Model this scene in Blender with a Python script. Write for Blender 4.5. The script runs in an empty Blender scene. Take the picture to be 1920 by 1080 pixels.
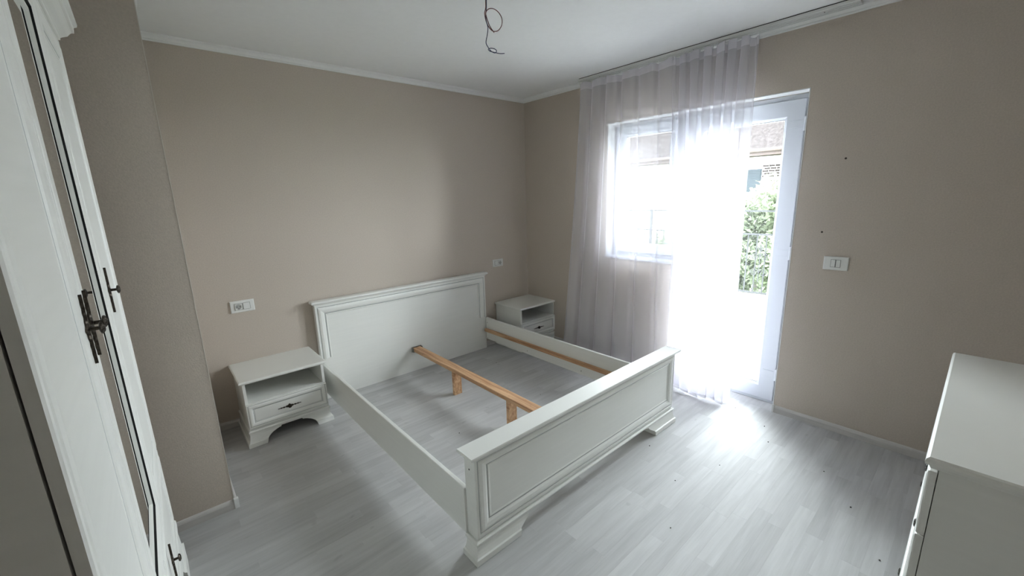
import bpy, math, random
from mathutils import Matrix, Vector
random.seed(7)
C = bpy.context.scene.collection
PI = math.pi

# ------------------------------------------------------------------ camera
cam_d = bpy.data.cameras.new('camera'); cam = bpy.data.objects.new('camera', cam_d); C.objects.link(cam)
cam_d.sensor_width = 36.0; cam_d.lens = 774.76 / 1920 * 36; cam_d.clip_start = 0.02; cam_d.clip_end = 200
Rv = Vector((0.75111728, -0.6595587, -0.0283752)); Uv = Vector((0.16341365, 0.14411048, 0.97597549)); Fv = Vector((0.63962396, 0.73770895, -0.21602477))
M = Matrix((Rv, Uv, -Fv)).transposed().to_4x4(); M.translation = Vector((-3.16853, -3.37884, 1.56165))
cam.matrix_world = M
bpy.context.scene.camera = cam

# ------------------------------------------------------------------ sky, exposure
w = bpy.data.worlds.new('overcast_sky'); bpy.context.scene.world = w; w.use_nodes = True
bg = w.node_tree.nodes['Background']; bg.inputs['Color'].default_value = (0.89, 0.945, 1.0, 1); bg.inputs['Strength'].default_value = 64.0
vs = bpy.context.scene.view_settings
vs.view_transform = 'Standard'; vs.look = 'None'; vs.gamma = 1.0; vs.exposure = 0.0; vs.use_curve_mapping = False
# portals (they only guide the sky's light through the openings)
def portal(y0, y1, z0, z1):
    ld = bpy.data.lights.new('window_portal', 'AREA'); ld.shape = 'RECTANGLE'; ld.size = y1 - y0; ld.size_y = z1 - z0
    ld.cycles.is_portal = True
    o = bpy.data.objects.new('window_portal', ld); C.objects.link(o)
    o.matrix_world = Matrix.Translation((0.24, (y0 + y1) / 2, (z0 + z1) / 2)) @ Matrix(((0, 0, 1, 0), (1, 0, 0, 0), (0, 1, 0, 0), (0, 0, 0, 1)))
portal(-2.55, -1.72, 0.0, 2.16); portal(-1.72, -1.066, 1.0, 2.16)

# ------------------------------------------------------------------ materials
def mat(name, col, rough=0.5, spec=0.5, metal=0.0, noise=None, bump=None, coat=0.0):
    """noise=(scale xyz, strength, detail) value variation; bump=(scale xyz, strength)"""
    m = bpy.data.materials.new(name); m.use_nodes = True; nt = m.node_tree; b = nt.nodes['Principled BSDF']
    b.inputs['Base Color'].default_value = (*col, 1); b.inputs['Roughness'].default_value = rough
    b.inputs['Specular IOR Level'].default_value = spec; b.inputs['Metallic'].default_value = metal
    b.inputs['Coat Weight'].default_value = coat
    def tex(scale, detail=4, coord='Object'):
        tc = nt.nodes.new('ShaderNodeTexCoord'); mp = nt.nodes.new('ShaderNodeMapping'); mp.inputs['Scale'].default_value = scale
        n = nt.nodes.new('ShaderNodeTexNoise'); n.inputs['Scale'].default_value = 1.0; n.inputs['Detail'].default_value = detail
        nt.links.new(tc.outputs[coord], mp.inputs['Vector']); nt.links.new(mp.outputs[0], n.inputs['Vector']); return n
    if noise:
        n = tex(noise[0], noise[2] if len(noise) > 2 else 4)
        mr = nt.nodes.new('ShaderNodeMapRange'); mr.inputs['From Min'].default_value = 0.3; mr.inputs['From Max'].default_value = 0.7
        mr.inputs['To Min'].default_value = 1 - noise[1]; mr.inputs['To Max'].default_value = 1 + noise[1]
        mx = nt.nodes.new('ShaderNodeMix'); mx.data_type = 'RGBA'; mx.blend_type = 'MULTIPLY'; mx.inputs[0].default_value = 1.0
        mx.inputs[6].default_value = (*col, 1)
        nt.links.new(n.outputs['Fac'], mr.inputs['Value']); nt.links.new(mr.outputs[0], mx.inputs[7]); nt.links.new(mx.outputs[2], b.inputs['Base Color'])
    if bump:
        n = tex(bump[0]); bp_ = nt.nodes.new('ShaderNodeBump'); bp_.inputs['Strength'].default_value = bump[1]; bp_.inputs['Distance'].default_value = 0.002
        nt.links.new(n.outputs['Fac'], bp_.inputs['Height']); nt.links.new(bp_.outputs[0], b.inputs['Normal'])
    return m

WHITE = mat('white_lacquered_wood', (0.84, 0.84, 0.80), 0.38, 0.4, noise=((3, 3, 60), 0.015), bump=((60, 60, 4), 0.08))
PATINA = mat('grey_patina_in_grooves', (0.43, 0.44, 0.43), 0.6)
WALL = mat('taupe_wall_paint', (0.565, 0.497, 0.430), 0.9, 0.15, noise=((140, 140, 140), 0.05, 2), bump=((160, 160, 160), 0.35))
CEIL = mat('white_ceiling_paint', (0.92, 0.925, 0.92), 0.92, 0.1, noise=((30, 30, 30), 0.01))
TRIM = mat('white_cornice_foam', (0.89, 0.895, 0.88), 0.7, 0.2)
PVC = mat('white_window_plastic', (0.60, 0.62, 0.66), 0.35, 0.5)
PLATE = mat('white_switch_plastic', (0.80, 0.80, 0.77), 0.3, 0.5)
SHADEHOLE = mat('dark_socket_hole', (0.02, 0.02, 0.02), 0.6)
IRON = mat('dark_antique_metal', (0.055, 0.045, 0.035), 0.35, 0.6, metal=0.8, noise=((300, 300, 300), 0.4))
STEEL = mat('grey_bracket_steel', (0.25, 0.24, 0.22), 0.4, metal=0.9)
TRACK = mat('white_track_plastic', (0.76, 0.77, 0.75), 0.4)
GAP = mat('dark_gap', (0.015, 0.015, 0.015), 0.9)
RED = mat('red_wire_insulation', (0.12, 0.02, 0.014), 0.45); BLUE = mat('blue_wire_insulation', (0.012, 0.02, 0.07), 0.45)
BLACKDOT = mat('dark_crumb', (0.03, 0.025, 0.02), 0.8)
BASEM = mat('pale_baseboard_laminate', (0.60, 0.575, 0.55), 0.45, noise=((5, 5, 80), 0.06))
SUB = mat('floor_underlay', (0.33, 0.33, 0.32), 0.9)
MIRROR = mat('mirror_glass', (0.86, 0.88, 0.86), 0.01, metal=1.0)
STONE = mat('pale_terrace_tile', (0.78, 0.78, 0.77), 0.8)
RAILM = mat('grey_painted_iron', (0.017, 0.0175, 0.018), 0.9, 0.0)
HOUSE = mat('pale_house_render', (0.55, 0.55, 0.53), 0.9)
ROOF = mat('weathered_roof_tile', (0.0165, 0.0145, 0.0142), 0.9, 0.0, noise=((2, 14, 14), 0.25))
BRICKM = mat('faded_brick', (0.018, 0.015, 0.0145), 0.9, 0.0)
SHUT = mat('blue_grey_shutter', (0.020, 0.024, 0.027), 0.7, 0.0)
LEAF = mat('green_leaves', (0.040, 0.050, 0.030), 0.7, noise=((3, 3, 3), 0.5)); 
def leafmat():
    m = bpy.data.materials.new('thin_green_leaf'); m.use_nodes = True; nt = m.node_tree
    for n in list(nt.nodes): nt.nodes.remove(n)
    o = nt.nodes.new('ShaderNodeOutputMaterial'); a = nt.nodes.new('ShaderNodeBsdfDiffuse'); b = nt.nodes.new('ShaderNodeBsdfTranslucent'); x = nt.nodes.new('ShaderNodeMixShader')
    a.inputs[0].default_value = (0.085, 0.100, 0.068, 1); b.inputs[0].default_value = (0.100, 0.115, 0.075, 1)
    nt.links.new(a.outputs[0], x.inputs[1]); nt.links.new(b.outputs[0], x.inputs[2]); nt.links.new(x.outputs[0], o.inputs[0]); return m
LEAF = leafmat()
BARK = mat('grey_bark', (0.05, 0.045, 0.04), 0.9)
GRASS = mat('grass_ground', (0.08, 0.10, 0.05), 0.95, noise=((2, 2, 2), 0.3))

def pine():
    m = bpy.data.materials.new('raw_pine'); m.use_nodes = True; nt = m.node_tree; b = nt.nodes['Principled BSDF']
    tc = nt.nodes.new('ShaderNodeTexCoord'); mp = nt.nodes.new('ShaderNodeMapping'); mp.inputs['Scale'].default_value = (55, 2.2, 28)
    n = nt.nodes.new('ShaderNodeTexNoise'); n.inputs['Detail'].default_value = 5; n.inputs['Scale'].default_value = 1; n.inputs['Distortion'].default_value = 0.6
    cr = nt.nodes.new('ShaderNodeValToRGB'); cr.color_ramp.elements[0].position = 0.36; cr.color_ramp.elements[0].color = (0.40, 0.20, 0.095, 1)
    cr.color_ramp.elements[1].position = 0.62; cr.color_ramp.elements[1].color = (0.66, 0.42, 0.24, 1)
    n2 = nt.nodes.new('ShaderNodeTexVoronoi'); mp2 = nt.nodes.new('ShaderNodeMapping'); mp2.inputs['Scale'].default_value = (14, 3.1, 14)
    cr2 = nt.nodes.new('ShaderNodeValToRGB'); cr2.color_ramp.elements[0].position = 0.05; cr2.color_ramp.elements[0].color = (0.35, 0.2, 0.14, 1)
    cr2.color_ramp.elements[1].position = 0.16; cr2.color_ramp.elements[1].color = (1, 1, 1, 1)
    mx = nt.nodes.new('ShaderNodeMix'); mx.data_type = 'RGBA'; mx.blend_type = 'MULTIPLY'; mx.inputs[0].default_value = 0.8
    L = nt.links.new
    L(tc.outputs['Object'], mp.inputs[0]); L(mp.outputs[0], n.inputs['Vector']); L(n.outputs['Fac'], cr.inputs[0])
    L(tc.outputs['Object'], mp2.inputs[0]); L(mp2.outputs[0], n2.inputs['Vector']); L(n2.outputs['Distance'], cr2.inputs[0])
    L(cr.outputs[0], mx.inputs[6]); L(cr2.outputs[0], mx.inputs[7]); L(mx.outputs[2], b.inputs['Base Color'])
    b.inputs['Roughness'].default_value = 0.6
    return m
PINE = pine()

def floor_mat():
    m = bpy.data.materials.new('pale_grey_laminate'); m.use_nodes = True; nt = m.node_tree; b = nt.nodes['Principled BSDF']; L = nt.links.new
    tc = nt.nodes.new('ShaderNodeTexCoord'); oi = nt.nodes.new('ShaderNodeObjectInfo')
    off = nt.nodes.new('ShaderNodeMath'); off.operation = 'MULTIPLY'; off.inputs[1].default_value = 37.0; L(oi.outputs['Random'], off.inputs[0])
    def grain(scale, detail, dist):
        mp = nt.nodes.new('ShaderNodeMapping'); mp.inputs['Scale'].default_value = scale; L(tc.outputs['Object'], mp.inputs[0])
        n = nt.nodes.new('ShaderNodeTexNoise'); n.noise_dimensions = '4D'; n.inputs['Scale'].default_value = 1; n.inputs['Detail'].default_value = detail
        n.inputs['Distortion'].default_value = dist
        L(mp.outputs[0], n.inputs['Vector']); L(off.outputs[0], n.inputs['W']); return n
    g1 = grain((3.0, 34, 1), 4, 0.4); g2 = grain((7, 170, 1), 3, 0.2); g3 = grain((9, 16, 1), 1, 0)
    tone = nt.nodes.new('ShaderNodeMapRange'); tone.inputs['To Min'].default_value = -0.10; tone.inputs['To Max'].default_value = 0.07; L(oi.outputs['Random'], tone.inputs[0])
    def amp(n, a):
        r = nt.nodes.new('ShaderNodeMapRange'); r.clamp = False; r.inputs['From Min'].default_value = 0.3; r.inputs['From Max'].default_value = 0.7
        r.inputs['To Min'].default_value = -a; r.inputs['To Max'].default_value = a; L(n.outputs['Fac'], r.inputs[0]); return r
    knot = nt.nodes.new('ShaderNodeMapRange'); knot.inputs['From Min'].default_value = 0.72; knot.inputs['From Max'].default_value = 0.77
    knot.inputs['To Min'].default_value = 0; knot.inputs['To Max'].default_value = -0.14; L(g3.outputs['Fac'], knot.inputs[0])
    def add(a, c):
        s = nt.nodes.new('ShaderNodeMath'); s.operation = 'ADD'; L(a, s.inputs[0])
        if isinstance(c, float): s.inputs[1].default_value = c
        else: L(c, s.inputs[1])
        return s.outputs[0]
    v = add(add(add(add(tone.outputs[0], amp(g1, 0.085).outputs[0]), amp(g2, 0.03).outputs[0]), knot.outputs[0]), 1.0)
    mx = nt.nodes.new('ShaderNodeMix'); mx.data_type = 'RGBA'; mx.blend_type = 'MULTIPLY'; mx.inputs[0].default_value = 1
    mx.inputs[6].default_value = (0.525, 0.522, 0.518, 1); L(v, mx.inputs[7]); L(mx.outputs[2], b.inputs['Base Color'])
    b.inputs['Roughness'].default_value = 0.6; b.inputs['Specular IOR Level'].default_value = 0.16
    bm_ = nt.nodes.new('ShaderNodeBump'); bm_.inputs['Strength'].default_value = 0.12; bm_.inputs['Distance'].default_value = 0.001
    L(g2.outputs['Fac'], bm_.inputs['Height']); L(bm_.outputs[0], b.inputs['Normal'])
    return m
FLOOR = floor_mat()

def sheer(name, transp, col=(0.90, 0.88, 0.95)):
    m = bpy.data.materials.new(name); m.use_nodes = True; nt = m.node_tree; L = nt.links.new
    for n in list(nt.nodes): nt.nodes.remove(n)
    out = nt.nodes.new('ShaderNodeOutputMaterial'); t = nt.nodes.new('ShaderNodeBsdfTransparent')
    tl = nt.nodes.new('ShaderNodeBsdfTranslucent'); df = nt.nodes.new('ShaderNodeBsdfDiffuse')
    tl.inputs[0].default_value = (*col, 1); df.inputs[0].default_value = (*col, 1)
    m1 = nt.nodes.new('ShaderNodeMixShader'); m1.inputs[0].default_value = 0.91; m2 = nt.nodes.new('ShaderNodeMixShader')
    # seen edge-on the weave closes up
    lw = nt.nodes.new('ShaderNodeLayerWeight'); lw.inputs['Blend'].default_value = 0.25
    mr = nt.nodes.new('ShaderNodeMapRange'); mr.inputs['To Min'].default_value = transp; mr.inputs['To Max'].default_value = transp * 0.15
    L(lw.outputs['Facing'], mr.inputs[0]); L(mr.outputs[0], m2.inputs[0])
    L(tl.outputs[0], m1.inputs[1]); L(df.outputs[0], m1.inputs[2]); L(m1.outputs[0], m2.inputs[1]); L(t.outputs[0], m2.inputs[2]); L(m2.outputs[0], out.inputs[0])
    return m
SHEER = sheer('sheer_voile', 0.60); TAPE = sheer('heading_tape_voile', 0.42)

def glass():
    m = bpy.data.materials.new('window_glass'); m.use_nodes = True; nt = m.node_tree; L = nt.links.new
    for n in list(nt.nodes): nt.nodes.remove(n)
    out = nt.nodes.new('ShaderNodeOutputMaterial'); t = nt.nodes.new('ShaderNodeBsdfTransparent'); g = nt.nodes.new('ShaderNodeBsdfGlossy')
    g.inputs['Roughness'].default_value = 0.0; t.inputs[0].default_value = (0.96, 0.98, 0.97, 1)
    f = nt.nodes.new('ShaderNodeFresnel'); f.inputs[0].default_value = 1.3; mx = nt.nodes.new('ShaderNodeMixShader')
    L(f.outputs[0], mx.inputs[0]); L(t.outputs[0], mx.inputs[1]); L(g.outputs[0], mx.inputs[2]); L(mx.outputs[0], out.inputs[0]); return m
GLASS = glass()

# ------------------------------------------------------------------ mesh helpers
class MB:
    def __init__(s): s.v = []; s.f = []; s.g = set(); s.k = set()
    def add(s, vs_, fs): k = len(s.v); s.v += [tuple(a) for a in vs_]; s.f += [tuple(i + k for i in f) for f in fs]; return s
    def box(s, x0, x1, y0, y1, z0, z1, c=0.0):
        if c <= 0:
            return s.loft([[(x0, y0, z0), (x1, y0, z0), (x1, y1, z0), (x0, y1, z0)], [(x0, y0, z1), (x1, y0, z1), (x1, y1, z1), (x0, y1, z1)]])
        R = lambda d, z: [(x0 + d, y0 + d, z), (x1 - d, y0 + d, z), (x1 - d, y1 - d, z), (x0 + d, y1 - d, z)]
        return s.loft([R(c, z0), R(0, z0 + c), R(0, z1 - c), R(c, z1)])
    def loft(s, secs, cap=True, closed=True):
        k = len(s.v); n = len(secs[0])
        for q in secs: s.v += [tuple(a) for a in q]
        for i in range(len(secs) - 1):
            for j in range(n if closed else n - 1):
                a = k + i * n + j; b_ = k + i * n + (j + 1) % n
                s.f.append((a, b_, b_ + n, a + n))
        if cap: s.f.append(tuple(k + j for j in reversed(range(n)))); s.f.append(tuple(k + (len(secs) - 1) * n + j for j in range(n)))
        return s
    def lathe(s, prof, seg=16, T=None):
        """prof [(r,h)] about z"""
        secs = [[(r * math.cos(2 * PI * j / seg), r * math.sin(2 * PI * j / seg), h) for j in range(seg)] for r, h in prof]
        if T is not None: secs = [[tuple(T @ Vector(p)) for p in q] for q in secs]
        return s.loft(secs)
    def tube(s, pts, r, seg=8):
        pts = [Vector(p) for p in pts]; secs = []; up = Vector((0, 0, 1))
        t = (pts[1] - pts[0]).normalized(); n = t.cross(up if abs(t.z) < 0.9 else Vector((0, 1, 0))).normalized()
        for i, p in enumerate(pts):
            t = (pts[min(i + 1, len(pts) - 1)] - pts[max(i - 1, 0)]).normalized()
            n = (n - t * n.dot(t)).normalized(); b_ = t.cross(n)
            rr = r[i] if isinstance(r, (list, tuple)) else r
            secs.append([tuple(p + n * rr * math.cos(2 * PI * j / seg) + b_ * rr * math.sin(2 * PI * j / seg)) for j in range(seg)])
        return s.loft(secs)
    def build(s, name, m, parent=None, smooth=False, loc=None, rot=None):
        me = bpy.data.meshes.new(name); me.from_pydata(s.v, [], s.f); me.materials.append(m)
        import bmesh
        b_ = bmesh.new(); b_.from_mesh(me); bmesh.ops.recalc_face_normals(b_, faces=b_.faces); b_.to_mesh(me); b_.free()
        if s.g:
            me.materials.append(PATINA)
            for i in s.g: me.polygons[i].material_index = 1
            me.materials.append(GAP)
            for i in s.k: me.polygons[i].material_index = 2
        if smooth: me.polygons.foreach_set('use_smooth', [True] * len(me.polygons))
        o = bpy.data.objects.new(name, me); C.objects.link(o); o.parent = parent
        if loc: o.location = loc
        if rot: o.rotation_euler = rot
        return o
def box(*a, c=0.0): return MB().box(*a, c=c)
def tag(o, label=None, cat=None, group=None, kind=None):
    if label: o['label'] = label
    if cat: o['category'] = cat
    if group: o['group'] = group
    if kind: o['kind'] = kind
    return o
def empty(name, loc=(0, 0, 0), rz=0): o = bpy.data.objects.new(name, None); C.objects.link(o); o.location = loc; o.rotation_euler = (0, 0, rz); o.empty_display_size = 0.05; return o
def copy_tree(o, parent=None):
    c = o.copy(); C.objects.link(c); c.parent = parent
    for ch in [k for k in bpy.data.objects if k.parent == o]: copy_tree(ch, c)
    return c
def catmull(P, n=6):
    P = [Vector(p) for p in P]; out = []
    for i in range(len(P) - 1):
        a, b_, c, d = P[max(i - 1, 0)], P[i], P[i + 1], P[min(i + 2, len(P) - 1)]
        for k in range(n):
            t = k / n; out.append(0.5 * ((2 * b_) + (c - a) * t + (2 * a - 5 * b_ + 4 * c - d) * t * t + (3 * b_ - a - 3 * c + d) * t ** 3))
    return out + [P[-1]]

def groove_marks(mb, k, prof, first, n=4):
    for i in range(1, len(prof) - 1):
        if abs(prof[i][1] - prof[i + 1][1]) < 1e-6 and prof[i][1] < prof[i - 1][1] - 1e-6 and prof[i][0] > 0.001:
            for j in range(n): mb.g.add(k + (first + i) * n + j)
def moulded(mb, fn, u0, u1, v0, v1, prof, thick):
    """raised-frame slab: fn(u,v,h)->xyz, prof [(inset,height)], back at -thick"""
    R = lambda d, h: [fn(u0 + d, v0 + d, h), fn(u1 - d, v0 + d, h), fn(u1 - d, v1 - d, h), fn(u0 + d, v1 - d, h)]
    k = len(mb.f); mb.loft([R(0, -thick)] + [R(d, h) for d, h in prof]); groove_marks(mb, k, prof, 1); return mb
def frame_ring(mb, fn, u0, u1, v0, v1, prof, thick, far=1.0):
    """as moulded but open in the middle (for a mirror); far scales the insets of the u1 side"""
    R = lambda d, h: [fn(u0 + d, v0 + d, h), fn(u1 - d * far, v0 + d, h), fn(u1 - d * far, v1 - d, h), fn(u0 + d, v1 - d, h)]
    dl = prof[-1][0]; k = len(mb.f)
    mb.loft([R(dl, -thick), R(0, -thick)] + [R(d, h) for d, h in prof] + [R(dl, -thick)], cap=False); groove_marks(mb, k, prof, 2); return mb
def bracket_foot(mb, x0, x1, yf, yb, levels, t=0.02, side=1):
    """plinth whose front (at -y) has a bracket-foot arch. levels: (z, proud, gap or None); gap = inner x distance of the foot from its end"""
    lo = [l for l in levels if l[2] is not None]; hi = [l for l in levels if l[2] is None]
    for sx in (0, 1):
        secs = []
        for z, p, g in lo:
            if sx == 0: X = lambda a: x0 + a
            else: X = lambda a: x1 - a
            secs.append([(X(-p), yf - p, z), (X(g), yf - p, z), (X(g), yf + t, z), (X(t), yf + t, z), (X(t), yb, z), (X(-p), yb, z)])
        mb.loft(secs)
    secs = []
    for z, p, g in hi:
        secs.append([(x0 - p, yf - p, z), (x1 + p, yf - p, z), (x1 + p, yb, z), (x1 - t, yb, z), (x1 - t, yf + t, z), (x0 + t, yf + t, z), (x0 + t, yb, z), (x0 - p, yb, z)])
    mb.loft(secs)
    return mb
def top_board(mb, x0, x1, yf, yb, z0, z1, over):
    h = z1 - z0; R = lambda p, z: [(x0 - p, yf - p, z), (x1 + p, yf - p, z), (x1 + p, yb, z), (x0 - p, yb, z)]
    return mb.loft([R(0.0, z0), R(over * 0.35, z0 + h * 0.08), R(over * 0.55, z0 + h * 0.35), R(over * 0.95, z0 + h * 0.45), R(over, z0 + h * 0.65), R(over * 0.9, z0 + h * 0.88), R(over * 0.6, z1), ])
DOORPROF = [(0.0, -0.003), (0.003, 0.0), (0.012, 0.0005), (0.015, -0.0025), (0.019, -0.0025), (0.023, 0.001), (0.034, 0.003), (0.052, 0.002), (0.064, -0.001), (0.068, -0.0045), (0.073, -0.0045), (0.077, -0.0065), (0.081, -0.0065), (0.084, -0.005)]
def scaled(prof, s): return [(d * s, h) for d, h in prof]

def handle_mesh(L=0.14, knob=0.0335):
    """antique back plate along x, face +z, with a knob"""
    mb = MB(); n = 40; top = []; bot = []
    for i in range(n + 1):
        t = i / n * 2 - 1; a = abs(t)
        hw = 0.0095 * math.exp(-(t / 0.16) ** 2) + 0.0048 * (0.5 + 0.5 * math.cos(a * 26)) * (1 - a) ** 0.4 * (1 - 0.4 * a) + 0.0015 * (1 - a ** 4) + 0.0008
        top.append((t * L / 2, hw)); bot.append((t * L / 2, -hw))
    outl = bot + top[::-1]
    mb.loft([[(x, y, 0) for x, y in outl], [(x, y, 0.003) for x, y in outl], [(x, y * 0.6, 0.0058 if knob > 0.02 else 0.0045) for x, y in outl]])
    k = knob; q = knob / 0.0335
    mb.lathe([(0.0055, 0.002), (0.0040, 0.006), (0.0036, k - 0.011 * q), (0.0075, k - 0.0100 * q), (0.0115, k - 0.0080 * q), (0.0125, k - 0.0060 * q), (0.0105, k - 0.0030 * q), (0.0060, k - 0.0008 * q), (0.0015, k)], 14)
    for n_ in range(7):
        a = 2 * PI * n_ / 7
        mb.tube([(0.002 * math.cos(a), 0.002 * math.sin(a), k), (0.007 * math.cos(a), 0.007 * math.sin(a), k - 0.0010 * q), (0.0118 * math.cos(a), 0.0118 * math.sin(a), k - 0.0050 * q)], 0.0012, 5)
    return mb
HM = {}
def handle(parent, loc, facing, vertical=False, L=0.14, knob=0.0335):
    """facing: '-y' or '+x' """
    HK = (L, knob)
    if HK not in HM:
        o = handle_mesh(L, knob).build('handle', IRON, None); HM[HK] = o.data; bpy.data.objects.remove(o)
    o = bpy.data.objects.new('handle', HM[HK]); C.objects.link(o); o.parent = parent
    X, Z = {'-y': (Vector((1, 0, 0)), Vector((0, -1, 0))), '+x': (Vector((0, 1, 0)), Vector((1, 0, 0)))}[facing]
    if vertical: X = Vector((0, 0, 1))
    Y = Z.cross(X); m = Matrix((X, Y, Z)).transposed().to_4x4(); m.translation = Vector(loc); o.matrix_local = m
    tag(o, 'dark antique metal handle with round fluted knob'); return o

# ------------------------------------------------------------------ room shell
WX, SY, CZ = -3.90, -3.79, 2.545   # west wall, south wall, ceiling
fl = tag(box(WX - 0.2, 0.26, SY - 0.2, 0.2, -0.16, -0.012).build('floor', SUB), kind='structure')
def shell(name, mb, m=WALL): return tag(mb.build(name, m), kind='structure')
shell('ceiling', box(WX - 0.2, 0.26, SY - 0.2, 0.2, CZ, CZ + 0.15), CEIL)
shell('wall_back', box(WX - 0.2, 0.0, 0.0, 0.2, -0.012, CZ))
wr = MB()
wr.box(0, 0.26, -1.066, 0.2, -0.012, CZ); wr.box(0, 0.26, -1.72, -1.066, -0.012, 1.0); wr.box(0, 0.26, -2.55, -1.066, 2.158, CZ); wr.box(0, 0.26, SY - 0.2, -2.55, -0.012, CZ)
shell('wall_right', wr)
wl = MB(); wl.box(WX - 0.2, WX, -2.86, 0.0, -0.012, CZ); wl.box(WX - 0.2, WX, SY - 0.2, -3.72, -0.012, CZ); wl.box(WX - 0.2, WX, -3.72, -2.86, 2.06, CZ)
shell('wall_left', wl)
# open doorway and unlit corridor added unseen behind the camera to darken furniture sides
co = MB(); co.box(WX - 1.8, WX - 1.6, -5.2, -1.2, -0.012, CZ); co.box(WX - 1.6, WX - 0.2, -5.4, -5.2, -0.012, CZ); co.box(WX - 1.6, WX - 0.2, -1.2, -1.0, -0.012, CZ); co.box(WX - 0.2, WX - 0.0, -5.4, SY - 0.2, -0.012, CZ)
co.box(WX - 1.8, WX - 0.2, -5.4, -1.0, CZ, CZ + 0.1); co.box(WX - 1.8, WX - 0.2, -5.4, -1.0, -0.112, -0.012)
shell('wall_added_corridor', co)
shell('wall_front', box(WX, 0.0, SY - 0.2, SY, -0.012, CZ))
shell('wall_column', box(WX, -3.058, -0.969, 0.0, -0.012, CZ))
# plaster lining of the balcony opening (painted white)
ln = MB(); ln.box(0.0, 0.26, -2.555, -1.061, 2.152, 2.1585); ln.box(0.0, 0.26, -1.0665, -1.060, 1.0, 2.152); ln.box(0.0, 0.26, -1.7265, -1.7195, 0.0, 0.995); ln.box(0.0, 0.26, -2.5505, -2.544, 0.0, 2.152)
ln = MB(); ln.box(0.0, 0.10, -2.549, -1.067, 2.152, 2.157); ln.box(-0.001, 0.10, -1.072, -1.067, 1.0, 2.152); ln.box(-0.001, 0.10, -1.726, -1.721, 0.0, 0.999); ln.box(-0.001, 0.10, -2.549, -2.544, 0.0, 2.152)
shell('trim_4', ln, TRIM)

tag(box(-3.0595, -3.0570, -0.9702, -0.9677, 0.057, 2.506).build('corner_highlight', mat('painted_corner_highlight', (0.70, 0.66, 0.60), 0.6)), kind='structure')  # highlight on the column edge, painted as a thin pale strip
# floor strips: individual laminate strips with fine joints
strip_cache = {}
def strip_mesh(L, Wd):
    k = (round(L, 3), round(Wd, 3))
    if k not in strip_cache:
        g = 0.00006; c = 0.00012
        x0, x1, y0, y1 = g, L - g, g, Wd - g
        mb = MB().loft([[(x0, y0, -0.012), (x1, y0, -0.012), (x1, y1, -0.012), (x0, y1, -0.012)], [(x0, y0, -c), (x1, y0, -c), (x1, y1, -c), (x0, y1, -c)],
                        [(x0 + c, y0 + c, 0), (x1 - c, y0 + c, 0), (x1 - c, y1 - c, 0), (x0 + c, y1 - c, 0)]])
        o = mb.build('floor_strip', FLOOR); strip_cache[k] = o.data; bpy.data.objects.remove(o)
    return strip_cache[k]
rs = random.Random(11); SW = 0.0695; strips = []
y = SY; row = 0
while y < -0.001:
    wd = min(SW, -y); x = WX - rs.choice([0.0, 0.12, 0.25, 0.37, 0.48])
    while x < -0.001:
        L = rs.choice([0.38, 0.46, 0.52, 0.58, 0.66, 0.74]); a = max(x, WX); b_ = min(x + L, 0.0)
        if b_ - a < 0.1 and b_ < -0.001: b_ = a + 0.1
        if b_ - a > 0.02: strips.append((a, b_, y, wd))
        x += L
    y += wd; row += 1
def in_view(a, b_, y0):
    for px in (a, (a + b_) / 2, b_):
        d = Vector((px, y0 + 0.035, 0)) - cam.matrix_world.translation; zz = d.dot(Fv)
        if zz > 0.1 and abs(d.dot(Rv) / zz) < 1.26 and abs(d.dot(Uv) / zz) < 0.72: return True
    return False
strips.sort(key=lambda s: (not in_view(s[0], s[1], s[2]), ((s[0] + s[1]) / 2 + 3.17) ** 2 + (s[2] + 3.38) ** 2))
rest = MB()
for i, (a, b_, y0, wd) in enumerate(strips):
    if i < 298:
        o = bpy.data.objects.new('floor_strip', strip_mesh(b_ - a, wd)); C.objects.link(o); o.parent = fl; o.location = (a, y0, 0)
    else: rest.box(a + 0.0005, b_ - 0.0005, y0 + 0.0005, y0 + wd - 0.0005, -0.012, 0.0)
tag(rest.build('floor_strip', FLOOR, fl), kind='stuff')
# door opening floor
tag(box(0.0, 0.26, -2.549, -1.721, -0.012, 0.0).build('trim_5', FLOOR), kind='structure')

# cornice moulding (wall/ceiling) profile swept along the walls
def cornice(name, p0, p1, nrm, inset0=0.0, inset1=0.0):
    prof = [(0, 2.507), (0.010, 2.507), (0.012, 2.514), (0.010, 2.518), (0.016, 2.526), (0.024, 2.532), (0.030, 2.534), (0.032, 2.541), (0.032, CZ), (0, CZ)]
    p0 = Vector(p0); p1 = Vector(p1); nrm = Vector(nrm); d = (p1 - p0).normalized()
    mb = MB(); mb.loft([[tuple(p0 + nrm * a + d * a * inset0 + Vector((0, 0, z))) for a, z in prof], [tuple(p1 + nrm * a - d * a * inset1 + Vector((0, 0, z))) for a, z in prof]])
    return tag(mb.build(name, TRIM), kind='structure')
cornice('trim_1', (-3.058, 0, 0), (0, 0, 0), (0, -1, 0), 1, 1)
cornice('trim_2', (0, 0, 0), (0, SY, 0), (-1, 0, 0), 1, 1)
cornice('trim_3', (WX, -0.969, 0), (-3.058, -0.969, 0), (0, -1, 0), 1, -1)
cornice('trim_6', (-3.058, -0.969, 0), (-3.058, 0, 0), (1, 0, 0), -1, 1)

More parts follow.
